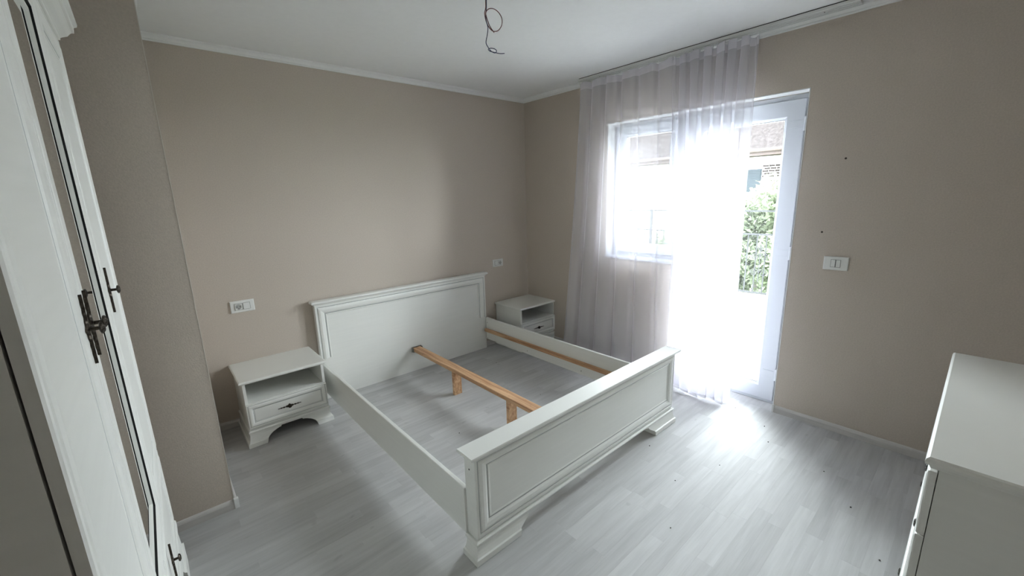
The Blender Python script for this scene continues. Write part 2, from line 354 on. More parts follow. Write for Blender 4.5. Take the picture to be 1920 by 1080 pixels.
def baseboard(name, p0, p1, nrm, i0=0.0, i1=0.0):
    prof = [(0, 0.0), (0.014, 0.0), (0.014, 0.036), (0.011, 0.044), (0.006, 0.050), (0, 0.052)]
    p0 = Vector(p0); p1 = Vector(p1); nrm = Vector(nrm); d = (p1 - p0).normalized()
    mb = MB(); mb.loft([[tuple(p0 + nrm * a + d * a * i0 + Vector((0, 0, z))) for a, z in prof], [tuple(p1 + nrm * a - d * a * i1 + Vector((0, 0, z))) for a, z in prof]])
    return tag(mb.build(name, BASEM), kind='structure')
baseboard('baseboard_back', (-3.058, 0, 0), (0, 0, 0), (0, -1, 0), 1, 1)
baseboard('baseboard_right', (0, -2.552, 0), (0, SY, 0), (-1, 0, 0), 0, 1)
baseboard('baseboard_corner', (0, 0, 0), (0, -1.715, 0), (-1, 0, 0), 1, 0)
bc = baseboard('baseboard_column', (WX, -0.969, 0), (-3.058, -0.969, 0), (0, -1, 0), 1, -1)
baseboard('baseboard_column_side', (-3.058, -0.969, 0), (-3.058, 0, 0), (1, 0, 0), -1, 1)
baseboard('baseboard_left', (WX, -2.85, 0), (WX, -0.969, 0), (1, 0, 0), 0, 1)
baseboard('baseboard_front', (WX, SY, 0), (0, SY, 0), (0, 1, 0), 1, 1)
# corner caps and end cap of the baseboards
cp = box(-3.0605, -3.040, -0.9875, -0.966, 0.0, 0.056, c=0.002).build('corner_cap', TRIM, bc)
be = box(-0.0175, 0.0, -2.556, -2.545, 0.0, 0.056, c=0.002).build('trim_7', TRIM); tag(be, kind='structure')

# ------------------------------------------------------------------ window and balcony door
FX = 0.10
def pvc_ring(name, y0, y1, z0, z1, wdt, x0, x1, parent, z0w=None):
    mb = MB(); fn = lambda u, v, h: (x0 - h, u, v)
    wz = z0w or wdt
    R = lambda d, h: [fn(y0 + d, z0 + d * wz / wdt, h), fn(y1 - d, z0 + d * wz / wdt, h), fn(y1 - d, z1 - d, h), fn(y0 + d, z1 - d, h)]
    D = x1 - x0
    mb.loft([R(wdt, -D), R(0, -D), R(0, -0.003), R(0.003, 0), R(wdt - 0.016, 0), R(wdt - 0.010, -0.004), R(wdt - 0.003, -0.008), R(wdt, -0.014), R(wdt, -D)], cap=False)
    return mb.build(name, PVC, parent)
dr = empty('door_1', (0, 0, 0)); tag(dr, kind='structure')
pvc_ring('door_frame', -2.546, -1.712, 0.0, 2.152, 0.045, FX + 0.012, FX + 0.075, dr)
ds = pvc_ring('sash', -2.512, -1.745, 0.028, 2.118, 0.115, FX - 0.006, FX + 0.062, dr)
box(FX + 0.028, FX + 0.040, -2.400, -1.857, 0.14, 2.006).build('pane', GLASS, dr)
gk = MB()
for a in ((-2.400, -2.396, 0.14, 2.005), (-1.862, -1.858, 0.14, 2.005), (-2.4, -1.858, 2.001, 2.005), (-2.4, -1.858, 0.141, 0.146)): gk.box(FX + 0.008, FX + 0.030, *a)
gk.build('gasket', mat('grey_gasket', (0.12, 0.12, 0.13), 0.7), dr)
for zc in (0.24, 1.13, 1.965):
    h = MB(); h.lathe([(0.009, -0.045), (0.010, -0.043), (0.010, -0.002), (0.009, 0), (0.010, 0.002), (0.010, 0.043), (0.009, 0.045)], 12, Matrix.Translation((FX - 0.012, -2.520, zc)))
    h.box(FX - 0.009, FX + 0.0125, -2.535, -2.503, zc - 0.04, zc + 0.04); ho = h.build('hinge', PVC, dr)
    box(FX - 0.0095, FX - 0.0055, -2.512, -2.43, zc - 0.022, zc + 0.022, c=0.001).build('hinge_plate', PVC, ho)
# lever handle on the far stile, partly seen through the curtain
hd = MB(); hd.box(FX - 0.016, FX - 0.006, -1.815, -1.785, 0.98, 1.12, c=0.003); hd.tube([(FX - 0.012, -1.80, 1.05), (FX - 0.05, -1.80, 1.05), (FX - 0.055, -1.81, 1.05), (FX - 0.055, -1.81, 0.95), (FX - 0.05, -1.81, 0.93)], 0.009, 10)
hd.build('door_handle', PVC, dr)
win = empty('window_1', (0, 0, 0)); tag(win, kind='structure')
pvc_ring('window_frame', -1.710, -1.070, 1.004, 2.152, 0.045, FX + 0.012, FX + 0.075, win)
pvc_ring('sash', -1.676, -1.104, 1.038, 2.118, 0.078, FX - 0.006, FX + 0.062, win)
box(FX + 0.028, FX + 0.040, -1.600, -1.180, 1.114, 2.042).build('pane', GLASS, win)
gk = MB()
for a in ((-1.600, -1.596, 1.115, 2.041), (-1.184, -1.180, 1.115, 2.041), (-1.6, -1.18, 2.037, 2.041), (-1.6, -1.18, 1.115, 1.119)): gk.box(FX + 0.008, FX + 0.030, *a)
gk.build('gasket', bpy.data.materials['grey_gasket'], win)
sl = box(-0.022, FX + 0.010, -1.722, -1.050, 1.0005, 1.014, c=0.004); sl = MB(); sl.box(-0.02, 0.0, -1.719, -1.068, 0.985, 1.013, c=0.004); sl.box(0.0, FX + 0.010, -1.709, -1.073, 1.0005, 1.013)
sl.build('window_sill', PVC, win)

# ------------------------------------------------------------------ curtain rail and curtain
rail = empty('curtain_rail', (-0.09, -1.80, CZ)); tag(rail, 'white three groove curtain track screwed to the ceiling above the balcony door', 'curtain rail')
tr = MB(); RL = 0.96
prof = [(-0.048, 0), (-0.048, -0.013), (-0.044, -0.016), (-0.036, -0.016), (-0.036, -0.007), (-0.028, -0.007), (-0.028, -0.016), (-0.006, -0.016), (-0.006, -0.007), (0.002, -0.007), (0.002, -0.016), (0.022, -0.016), (0.022, -0.007), (0.030, -0.007), (0.030, -0.016), (0.040, -0.016), (0.044, -0.013), (0.044, 0)]
tr.loft([[(a, -RL, b_ - 0.005) for a, b_ in prof], [(a, RL, b_ - 0.005) for a, b_ in prof]]); tr.build('track', TRACK, rail)
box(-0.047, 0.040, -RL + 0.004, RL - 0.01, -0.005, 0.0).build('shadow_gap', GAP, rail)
for yy in (-0.80, -0.05, 0.75): MB().lathe([(0.0035, -0.0225), (0.0035, -0.0205)], 10, Matrix.Translation((-0.017, yy, 0))).build('screw', IRON, rail)

cur = empty('sheer_curtain', (-0.12, -1.55, 0)); tag(cur, 'long white sheer curtain hanging in front of the window and balcony door', 'curtain')
def cloth_pt(t, z):
    """t 0..1 along the cloth; returns x,y (world)"""
    hz = min(max(z / 2.5, 0), 1); low = 1 - hz
    split = 0.36
    yl0 = -0.855 + 0.185 * low ** 1.3; ym = -1.695 - 0.14 * low; yr = -2.272 - 0.022 * low
    if t < split:
        s = t / split; yy = yl0 + (ym - yl0) * s
        ph = 2 * PI * (5.5 * s ** 0.9); A = (0.016 + 0.016 * low) * (0.6 + 0.4 * math.sin(3.1 * s + 0.5))
        sharp = math.sin(ph) + 0.32 * math.sin(2 * ph + 0.6)
        return -0.105 - A * sharp - 0.015 * low, yy + 0.02 * math.cos(ph) * (0.5 + 0.5 * low)
    s = (t - split) / (1 - split); yy = ym + (yr - ym) * s
    n = 7.0; ph = 2 * PI * (n * s + 0.12 * math.sin(9 * s)) + 0.35 * math.sin(2.2 * z + 5 * s)
    edge = min(1, s * 9, (1 - s) * 9) ; A = (0.020 + 0.026 * low) * (0.3 + 0.7 * edge)
    B = (0.024 + 0.016 * low) * edge
    return -0.110 - A * math.sin(ph) - 0.035 * low * edge, yy + B * math.sin(2 * ph + 0.9) * 0.8
def cloth(z0, z1, nz, nt, fz=None, dx=0.0):
    mb = MB(); V = []
    for i in range(nz + 1):
        z = z0 + (z1 - z0) * i / nz; r = []
        for j in range(nt + 1):
            t = j / nt; x_, y_ = cloth_pt(t, z)
            zz = z
            if z > 2.3:      # ruffle under the hooks
                k = (z - 2.3) / 0.22; x_ += 0.008 * k * math.sin(150 * t + 2 * math.sin(40 * t)); y_ += 0.004 * k * math.sin(97 * t)
            if fz: zz += fz(t, z)
            r.append((x_ + 0.12 + dx, y_ + 1.55, zz))
        V.append(r)
    n = nt + 1
    for r in V: mb.v += r
    mb.f = [(i * n + j, i * n + j + 1, (i + 1) * n + j + 1, (i + 1) * n + j) for i in range(nz) for j in range(nt)]
    return mb
topf = lambda t, z: (0.010 * math.sin(70 * t + 1.5 * math.sin(23 * t)) - 0.006) * max(0, (z - 2.40) / 0.11)
botf = lambda t, z: (0.012 + 0.010 * math.sin(17 * t)) * max(0, (0.3 - z) / 0.3)
def cloth_obj(name, m, *a, **k):
    o = cloth(*a, **k).build(name, m, cur, smooth=True); return o
cloth_obj('panel', SHEER, 0.008, 2.512, 60, 620, fz=lambda t, z: topf(t, z) + botf(t, z))
tag(cloth_obj('heading_tape', TAPE, 2.455, 2.512, 5, 620, fz=topf, dx=-0.002), 'ruffled gathered heading of the curtain')
cloth_obj('hem', TAPE, 0.006, 0.030, 2, 620, fz=botf, dx=-0.0015)
for t in [0.0, 0.05, 0.11, 0.18, 0.25, 0.32, 0.38, 0.46, 0.53, 0.60, 0.67, 0.74, 0.81, 0.88, 0.95, 1.0]:
    x_, y_ = cloth_pt(t, 2.5)
    MB().tube([(-0.005 + 0.006, y_ + 1.55, 2.492), (0.004, y_ + 1.55, 2.500), (0.004, y_ + 1.55, 2.5205)], 0.0020, 6).build('hook', TRACK, cur)

# ------------------------------------------------------------------ bed
bed = empty('bed_frame', (-1.48, -1.08, 0)); tag(bed, 'white wooden double bed frame without mattress or slats', 'bed')
BX, BY = -1.48, -1.08
fy = lambda yy: (lambda u, v, h: (u, yy - h, v))
hb = MB()
moulded(hb, fy(1.0405 - 0.009), -0.825, 0.825, 0.0, 0.782, [(0, -0.004), (0.004, -0.004)], 0.030)   # carcass slab
HB = hb.build('headboard', WHITE, bed)
hm = MB(); yF = 1.0225
def hring(d, h, zb=0.345): return [(-0.825 + d, yF - h, zb), (0.825 - d, yF - h, zb), (0.825 - d, yF - h, 0.782 - d), (-0.825 + d, yF - h, 0.782 - d)]
def uframe(mb, x0, x1, zb, zt, yf_, prof):
    secs = []
    for d, h in prof: secs.append([(x0 + d, yf_ - h, zb), (x0 + d, yf_ - h, zt - d), (x1 - d, yf_ - h, zt - d), (x1 - d, yf_ - h, zb)])
    k = len(mb.v); k_f = len(mb.f)
    mb.loft(secs, cap=False, closed=False)
    groove_marks(mb, k_f, prof, 0, 3)
    # closed ends at the bottom
    n = len(secs)
    mb.f.append(tuple(k + i * 4 for i in range(n))); mb.f.append(tuple(k + i * 4 + 3 for i in reversed(range(n))))
    return mb
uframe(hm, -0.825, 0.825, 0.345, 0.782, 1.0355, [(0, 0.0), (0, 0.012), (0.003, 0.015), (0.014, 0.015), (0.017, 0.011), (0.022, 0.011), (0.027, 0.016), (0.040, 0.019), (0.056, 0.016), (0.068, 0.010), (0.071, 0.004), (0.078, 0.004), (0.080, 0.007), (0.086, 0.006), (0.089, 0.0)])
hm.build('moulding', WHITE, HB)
cpm = MB(); prof = [(0.045, 0.780), (0.062, 0.780), (0.0665, 0.784), (0.0665, 0.790), (0.078, 0.794), (0.083, 0.800), (0.083, 0.808), (0.078, 0.814), (0.070, 0.816)]
def cap_loft(mb, hx, yb, yf0, levels):
    """levels (z, proud)"""
    mb.loft([[(-hx - p, yf0 - p, z), (hx + p, yf0 - p, z), (hx + p, yb, z), (-hx - p, yb, z)] for z, p in levels]); return mb
cap_loft(cpm, 0.827, 1.066, 1.0185, [(0.781, 0.0), (0.785, 0.004), (0.789, 0.004), (0.793, 0.012), (0.797, 0.019), (0.803, 0.0225), (0.810, 0.021), (0.816, 0.014)]).build('cap_rail', WHITE, HB)
for sx, nm in ((-1, 'side_rail'), (1, 'side_rail')):
    a, b_ = sorted((sx * 0.820, sx * 0.842))
    sr = box(a, b_, -0.965, 1.0255, 0.102, 0.335, c=0.003).build(nm, WHITE, bed)
    a, b_ = sorted((sx * 0.790, sx * 0.8195))
    tag(box(a, b_, -0.955, 1.018, 0.192, 0.222, c=0.002).build('slat_support', PINE, sr), 'raw pine batten')
    for yy in (1.005, 0.40, -0.25, -0.80):
        for zz in ((0.285, 0.115) if yy > 1 else (0.135,)):
            MB().lathe([(0.004, 0), (0.004, 0.0008), (0.002, 0.0012)], 10, Matrix.Translation((sx * 0.8198, yy, zz)) @ Matrix.Rotation(-sx * PI / 2, 4, 'Y')).build('screw', IRON, sr)
cb = box(-0.04, 0.04, -0.963, 1.0195, 0.200, 0.231, c=0.003).build('centre_beam', PINE, bed); tag(cb, 'raw pine centre beam')
br = MB(); br.box(-0.048, 0.048, 1.0195, 1.0222, 0.190, 0.238); br.box(-0.048, -0.0425, 0.990, 1.0195, 0.196, 0.236); br.box(0.0425, 0.048, 0.990, 1.0195, 0.196, 0.236); br.box(-0.044, 0.044, 0.990, 1.0195, 0.196, 0.1985)
tag(br.build('bracket', STEEL, cb), 'dark metal end bracket')
for yy in (-0.73 - BY, -1.405 - BY): tag(box(-0.036, 0.034, yy, yy + 0.028, 0.0, 0.1995, c=0.002).build('support_leg', PINE, bed), 'raw pine support leg')
# footboard
FB = MB().box(-0.832, 0.832, -1.035, -0.966, 0.105, 0.502, c=0.002).build('footboard', WHITE, bed)
fm = MB()
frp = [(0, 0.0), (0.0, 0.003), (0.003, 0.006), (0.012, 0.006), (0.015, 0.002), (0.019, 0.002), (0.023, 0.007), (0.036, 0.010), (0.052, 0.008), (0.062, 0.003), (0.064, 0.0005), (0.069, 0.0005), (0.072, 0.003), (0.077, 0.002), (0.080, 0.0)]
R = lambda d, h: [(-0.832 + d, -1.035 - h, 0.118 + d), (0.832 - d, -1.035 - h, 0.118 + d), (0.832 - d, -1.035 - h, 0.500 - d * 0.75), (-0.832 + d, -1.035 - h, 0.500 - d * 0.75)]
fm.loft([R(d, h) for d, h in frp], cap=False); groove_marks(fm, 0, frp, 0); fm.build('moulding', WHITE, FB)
cm = MB(); cm.loft([[(-0.832 - p, -1.035 - p, z), (0.832 + p, -1.035 - p, z), (0.832 + p, -0.966 + p * 0.3, z), (-0.832 - p, -0.966 + p * 0.3, z)] for z, p in [(0.500, 0.006), (0.504, 0.010), (0.508, 0.012), (0.512, 0.020), (0.516, 0.028), (0.522, 0.031), (0.529, 0.030), (0.5305, 0.028), (0.5295, 0.024)]])
cm.build('cap_rail', WHITE, FB)
pl = MB(); lv = [(0.0, 0.020, 0.235), (0.006, 0.022, 0.238), (0.030, 0.021, 0.240), (0.034, 0.014, 0.243), (0.045, 0.010, 0.262), (0.062, 0.006, 0.290), (0.078, 0.004, 0.305), (0.080, 0.004, 0.325), (0.088, 0.006, 0.338), (0.0885, 0.006, None), (0.094, 0.010, None), (0.100, 0.010, None), (0.104, 0.005, None), (0.1055, 0.004, None)]
lo = [l for l in lv if l[2] is not None]
for sx in (-1, 1):
    pl.loft([[(sx * (0.836 + p), -1.039 - p, z), (sx * (0.836 - g), -1.039 - p, z), (sx * (0.836 - g), -0.966 + p * 0.5, z), (sx * (0.836 + p), -0.966 + p * 0.5, z)] for z, p, g in lo])
pl.loft([[(-0.836 - p, -1.039 - p, z), (0.836 + p, -1.039 - p, z), (0.836 + p, -0.966 + p * 0.5, z), (-0.836 - p, -0.966 + p * 0.5, z)] for z, p, g in lv if g is None])
pl.build('plinth', WHITE, FB)
for sx in (-1, 1):
    MB().lathe([(0.004, 0), (0.004, 0.001)], 10, Matrix.Translation((sx * 0.832, -1.0, 0.44)) @ Matrix.Rotation(sx * PI / 2, 4, 'Y')).build('screw', IRON, FB)

# ------------------------------------------------------------------ nightstands
def nightstand(label):
    ns = empty('nightstand'); tag(ns, label, 'nightstand')
    W = 0.247; yf, yb = -0.190, 0.205
    top_board(MB(), -W, W, yf, yb, 0.436, 0.461, 0.020).build('top', WHITE, ns)
    bd = MB()
    bd.box(-W, -W + 0.016, yf + 0.002, yb, 0.112, 0.436); bd.box(W - 0.016, W, yf + 0.002, yb, 0.112, 0.436)
    bd.box(-W + 0.016, W - 0.016, yb - 0.012, yb, 0.112, 0.436); bd.box(-W + 0.016, W - 0.016, yf + 0.004, yb - 0.012, 0.112, 0.128); bd.box(-W + 0.016, W - 0.016, yf + 0.004, yb - 0.012, 0.286, 0.300)
    bd.build('carcass', WHITE, ns)
    dw = moulded(MB(), fy(yf - 0.012), -W - 0.001, W + 0.001, 0.130, 0.296, scaled(DOORPROF, 0.52), 0.013).build('drawer', WHITE, ns)
    handle(dw, (0, yf - 0.0075, 0.208), '-y', L=0.145, knob=0.014)
    fp = MB(); lv = [(0.0, 0.020, 0.085), (0.004, 0.022, 0.086), (0.030, 0.021, 0.092), (0.033, 0.013, 0.094), (0.045, 0.009, 0.105), (0.060, 0.006, 0.125), (0.072, 0.005, 0.150), (0.078, 0.004, 0.168), (0.0785, 0.004, 0.178), (0.088, 0.005, 0.182), (0.0885, 0.005, None), (0.096, 0.007, None), (0.104, 0.009, None), (0.110, 0.005, None), (0.112, 0.002, None)]
    bracket_foot(fp, -W, W, yf, yb, lv, 0.018).build('plinth', WHITE, ns)
    return ns
n1 = nightstand('white one-drawer nightstand left of the bed, beside the column')
n1.location = (-2.633, -0.205, 0)
n2 = copy_tree(n1); n2['label'] = 'white one-drawer nightstand in the room corner, right of the bed'
n2.location = (-0.236, -0.215, 0)
for n in (n1, n2): n['group'] = 'bedside nightstands'

# ------------------------------------------------------------------ chest of drawers (front faces +y)
ch = empty('chest_of_drawers', (-1.311, -3.570, 0), PI); tag(ch, 'white chest of drawers in the right foreground', 'chest of drawers')
W = 0.480; yf, yb = -0.186, 0.205
top_board(MB(), -W, W, yf - 0.006, yb, 0.868, 0.902, 0.018).build('top', WHITE, ch)
bd = MB(); bd.box(-W, -W + 0.018, yf + 0.003, yb, 0.118, 0.868); bd.box(W - 0.018, W, yf + 0.003, yb, 0.118, 0.868); bd.box(-W + 0.018, W - 0.018, yb - 0.010, yb, 0.118, 0.868)
bd.box(-W + 0.018, W - 0.018, yf + 0.003, yb - 0.01, 0.118, 0.136); bd.box(-W + 0.018, W - 0.018, yf + 0.02, yb - 0.01, 0.85, 0.868); bd.build('carcass', WHITE, ch)
zz = 0.122
for i, hgt in enumerate((0.185, 0.185, 0.185, 0.187)):
    pull = 0.010 if i == 1 else 0.0
    dw = moulded(MB(), fy(yf - 0.018 + 0.003 - pull), -W - 0.001, W + 0.001, zz, zz + hgt - 0.003, scaled(DOORPROF, 0.55), 0.016).build('drawer', WHITE, ch)
    if pull: MB().box(-W + 0.03, W - 0.03, yf - pull + 0.003, yb - 0.05, zz + 0.02, zz + hgt - 0.03).build('drawer_box', WHITE, dw)
    for sx in (-1, 1): handle(dw, (sx * 0.29, yf - 0.011 - pull, zz + hgt / 2), '-y', L=0.13, knob=0.012)
    zz += hgt
fp = MB(); lv = [(0.0, 0.020, 0.12), (0.004, 0.022, 0.121), (0.030, 0.021, 0.128), (0.033, 0.013, 0.13), (0.045, 0.009, 0.142), (0.060, 0.006, 0.165), (0.075, 0.005, 0.19), (0.0785, 0.004, 0.225), (0.088, 0.005, 0.23), (0.0885, 0.005, None), (0.100, 0.008, None), (0.110, 0.010, None), (0.116, 0.005, None), (0.1185, 0.002, None)]
bracket_foot(fp, -W, W, yf, yb, lv, 0.018).build('plinth', WHITE, ch)

# ------------------------------------------------------------------ wardrobe (front faces +x)
wd = empty('wardrobe', (-3.59, -1.97, 0)); tag(wd, 'tall white three-door wardrobe with a mirrored middle door at the left edge', 'wardrobe')
wx, wy = -3.59, -1.97
X0 = -3.288 - wx; Y0, Y1 = -2.700 - wy, -1.240 - wy; XB = -3.878 - wx
fx = lambda u, v, h: (X0 + h, u, v)
cs = MB(); XC = X0 - 0.0195
cs.box(XB, XC, Y0 + 0.001, Y0 + 0.019, 0.236, 2.115); cs.box(XB, XC, Y1 - 0.019, Y1 - 0.001, 0.236, 2.115); cs.box(XB, XB + 0.01, Y0 + 0.019, Y1 - 0.019, 0.236, 2.115)
cs.box(XB + 0.01, XC, Y0 + 0.019, Y1 - 0.019, 0.236, 0.254); cs.box(XB + 0.01, XC, Y0 + 0.019, Y1 - 0.019, 2.097, 2.115); cs.box(XB + 0.01, XC, Y0 + 0.019, Y1 - 0.019, 0.575, 0.592)
cs.build('carcass', WHITE, wd)
B = [-2.700, -2.255, -1.745, -1.240]; g = 0.0007
for i in range(3):
    a, b_ = B[i] - wy + g, B[i + 1] - wy - g
    if i != 1:
        d = moulded(MB(), fx, a, b_, 0.585, 2.112, DOORPROF, 0.016).build('door', WHITE, wd)
    else:
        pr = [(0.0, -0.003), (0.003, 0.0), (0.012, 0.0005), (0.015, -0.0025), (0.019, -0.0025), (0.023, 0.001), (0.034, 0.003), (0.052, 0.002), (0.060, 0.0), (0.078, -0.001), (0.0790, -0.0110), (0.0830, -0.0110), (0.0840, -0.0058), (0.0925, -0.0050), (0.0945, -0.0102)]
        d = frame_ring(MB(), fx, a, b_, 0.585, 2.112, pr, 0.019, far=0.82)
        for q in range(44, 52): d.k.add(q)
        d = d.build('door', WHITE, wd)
        tag(d, 'mirrored middle door')
        box(X0 - 0.0142, X0 - 0.0098, a + 0.0938, b_ - 0.0770, 0.6788, 2.0182).build('mirror', MIRROR, d)
    if i == 0: handle(d, (X0 + 0.002, -2.291 - wy, 1.340), '+x', True, 0.135, 0.026)
    if i == 1: handle(d, (X0 + 0.002, -2.223 - wy, 1.338), '+x', True, 0.135, 0.026)
    if i == 2: handle(d, (X0 + 0.003, -1.692 - wy, 1.325), '+x', True, 0.135, 0.026)
for a, b_ in ((Y0, -0.0 + (Y0 + Y1) / 2 - 0.0015), ((Y0 + Y1) / 2 + 0.0015, Y1)):
    d = moulded(MB(), fx, a, b_, 0.240, 0.581, scaled(DOORPROF, 0.8), 0.016).build('drawer', WHITE, wd)
    if a > Y0 + 0.1: handle(d, (X0 + 0.003, -1.79 - wy, 0.44), '+x', True, 0.125, 0.024)
    else: handle(d, (X0 + 0.003, -2.15 - wy, 0.44), '+x', True, 0.125, 0.024)
# cornice
R = lambda p, z: [(XB, Y0 - p, z), (X0 + p, Y0 - p, z), (X0 + p, Y1 + p, z), (XB, Y1 + p, z)]
MB().loft([R(0, 2.115), R(0.004, 2.117), R(0.005, 2.124), R(0.010, 2.128), R(0.022, 2.136), R(0.030, 2.148), R(0.034, 2.152), R(0.040, 2.154), R(0.042, 2.172), R(0.050, 2.178), R(0.052, 2.186), R(0.0, 2.188)]).build('cornice', WHITE, wd)
# plinth with bracket feet, built facing -y then turned to +x
lv = [(0.0, 0.012, 0.15), (0.004, 0.014, 0.151), (0.104, 0.013, 0.19), (0.108, 0.006, 0.192), (0.145, 0.004, 0.23), (0.1455, 0.004, None), (0.170, 0.002, None), (0.200, 0.002, None), (0.206, 0.006, None), (0.228, 0.005, None), (0.236, 0.001, None)]
fp = MB(); Wd = (Y1 - Y0) / 2; bracket_foot(fp, -Wd, Wd, -X0, -XB, lv, 0.02)
fp.v = [(-y_, x_ + (Y0 + Y1) / 2, z_) for x_, y_, z_ in fp.v]
fp.build('plinth', WHITE, wd)

# ------------------------------------------------------------------ sockets and switches
def disc(mb, c, r0, r1, d0, d1, fn, seg=24):
    secs = [[fn(c[0] + r * math.cos(2 * PI * j / seg), c[1] + r * math.sin(2 * PI * j / seg), d) for j in range(seg)] for r, d in ((r0, d0), (r1, d1))]
    return mb.loft(secs)
def plate(name, label, cat, loc, facing, W, H, kind):
    o = empty(name, loc); tag(o, label, cat)
    fn = (lambda u, v, h: (u, -h, v)) if facing == '-y' else (lambda u, v, h: (-h, -u, v))
    R = lambda d, h, u0=-W / 2, u1=W / 2, v0=-H / 2, v1=H / 2: [fn(u0 + d, v0 + d, h), fn(u1 - d, v0 + d, h), fn(u1 - d, v1 - d, h), fn(u0 + d, v1 - d, h)]
    MB().loft([R(0.001, 0), R(0, 0.004), R(0.002, 0.008), R(0.006, 0.0095)]).build('cover_plate', PLATE, o)
    def key(u0, u1, v0, v1, nm='rocker', tilt=0.0):
        k = box(-1, 1, -1, 1, -1, 1); gp = MB()
        gp.loft([R(-0.0012, 0.0093, u0, u1, v0, v1), R(-0.0012, 0.0098, u0, u1, v0, v1)]); g_ = gp.build('recess', GAP, o)
        mb = MB(); mb.loft([R(0, 0.0095, u0, u1, v0, v1), [fn(u0 + 0.001, v0 + 0.001, 0.0125 + tilt), fn(u1 - 0.001, v0 + 0.001, 0.0125 + tilt), fn(u1 - 0.001, v1 - 0.001, 0.0125), fn(u0 + 0.001, v1 - 0.001, 0.0125)]])
        return mb.build(nm, PLATE, o)
    def sock(cu):
        key(cu - 0.0225, cu + 0.0225, -0.0225, 0.0225, 'socket_insert')
        w_ = MB(); secs = []
        for r, d in ((0.0205, 0.0126), (0.0215, 0.0145), (0.0195, 0.0150), (0.0185, 0.0128), (0.0175, 0.0127)):
            secs.append([fn(cu + r * math.cos(2 * PI * j / 28), r * math.sin(2 * PI * j / 28), d) for j in range(28)])
        w_.loft(secs, cap=False).build('socket_rim', PLATE, o)
        m_ = MB(); disc(m_, (cu, 0), 0.0185, 0.0185, 0.0125, 0.0128, fn); m_.build('socket_well', mat('socket_shade', (0.42, 0.42, 0.40), 0.5), o)
        for a, b_ in ((-0.0095, 0.0), (0.0095, 0.0), (0.0, -0.0135)):
            m_ = MB(); disc(m_, (cu + a, b_), 0.0031, 0.0031, 0.0128, 0.0132, fn, 12); m_.build('pin_hole', SHADEHOLE, o)
    if kind == 'sock_switch': sock(-0.024); key(0.004, 0.046, -0.0225, 0.0225, tilt=0.002)
    if kind == 'switch_sock': sock(0.024); key(-0.046, -0.004, -0.0225, 0.0225, tilt=0.002)
    if kind == 'two_rockers': key(-0.024, -0.0015, -0.0225, 0.0225, tilt=0.002); key(0.0015, 0.024, -0.0225, 0.0225, tilt=0.0)
    return o
plate('socket_switch', 'white socket and switch plate on the wall above the left nightstand', 'socket', (-2.755, 0, 0.864), '-y', 0.146, 0.084, 'sock_switch')
plate('socket_switch', 'white switch and socket plate on the wall between headboard and corner', 'socket', (-0.431, 0, 0.880), '-y', 0.138, 0.078, 'switch_sock')
plate('light_switch', 'white double light switch on the wall right of the balcony door', 'light switch', (0, -2.792, 1.101), '-x', 0.126, 0.084, 'two_rockers')
for (yy, z_, lab) in ((-2.768, 1.726, 'small dark wall plug high above the light switch'), (-2.700, 1.290, 'small dark wall plug just above the light switch')):
    MB().lathe([(0.006, 0), (0.0055, 0.001), (0.003, 0.0012)], 12, Matrix.Translation((-0.0, yy, z_)) @ Matrix.Rotation(-PI / 2, 4, 'Y')).build('wall_plug', IRON)
    tag(bpy.data.objects[-1] if False else [o for o in bpy.data.objects if o.name.startswith('wall_plug')][-1], lab, 'wall plug')

# ------------------------------------------------------------------ bare wires of the ceiling lamp
wr_ = empty('ceiling_wire', (-1.70, -1.55, CZ)); tag(wr_, 'bare red and blue lamp wires hanging from the ceiling', 'wire')
bl = [(-1.701, 2.545), (-1.701, 2.53), (-1.702, 2.506), (-1.704, 2.482), (-1.708, 2.461), (-1.706, 2.433), (-1.697, 2.406), (-1.703, 2.37), (-1.713, 2.334), (-1.702, 2.316), (-1.678, 2.3), (-1.65, 2.298), (-1.637, 2.311), (-1.649, 2.318), (-1.674, 2.316), (-1.696, 2.307), (-1.689, 2.298), (-1.661, 2.296), (-1.625, 2.297), (-1.595, 2.303)]
yo = [0] * 10 + [0.003, 0.006, 0.009, 0.010, 0.008, 0.004, 0, -0.003, -0.004, -0.005]
MB().tube(catmull([(x_ + 1.70, d_ - 0.003, z_ - CZ) for (x_, z_), d_ in zip(bl, yo)], 5), 0.0021, 8).build('blue_wire', BLUE, wr_, smooth=True)
rd = [(-1.700, 2.545), (-1.701, 2.52), (-1.703, 2.495), (-1.711, 2.47), (-1.709, 2.449), (-1.7, 2.425), (-1.68, 2.404), (-1.656, 2.397), (-1.627, 2.408), (-1.604, 2.436), (-1.601, 2.466), (-1.619, 2.489), (-1.651, 2.5), (-1.686, 2.493), (-1.708, 2.472), (-1.705, 2.448), (-1.687, 2.413), (-1.66, 2.389)]
MB().tube(catmull([(x_ + 1.70, 0.003 - 0.0006 * i, z_ - CZ) for i, (x_, z_) in enumerate(rd)], 5), 0.0021, 8).build('red_wire', RED, wr_, smooth=True)
MB().lathe([(0.012, -0.001), (0.012, 0.0)], 16, None).build('ceiling_hole', GAP, wr_)

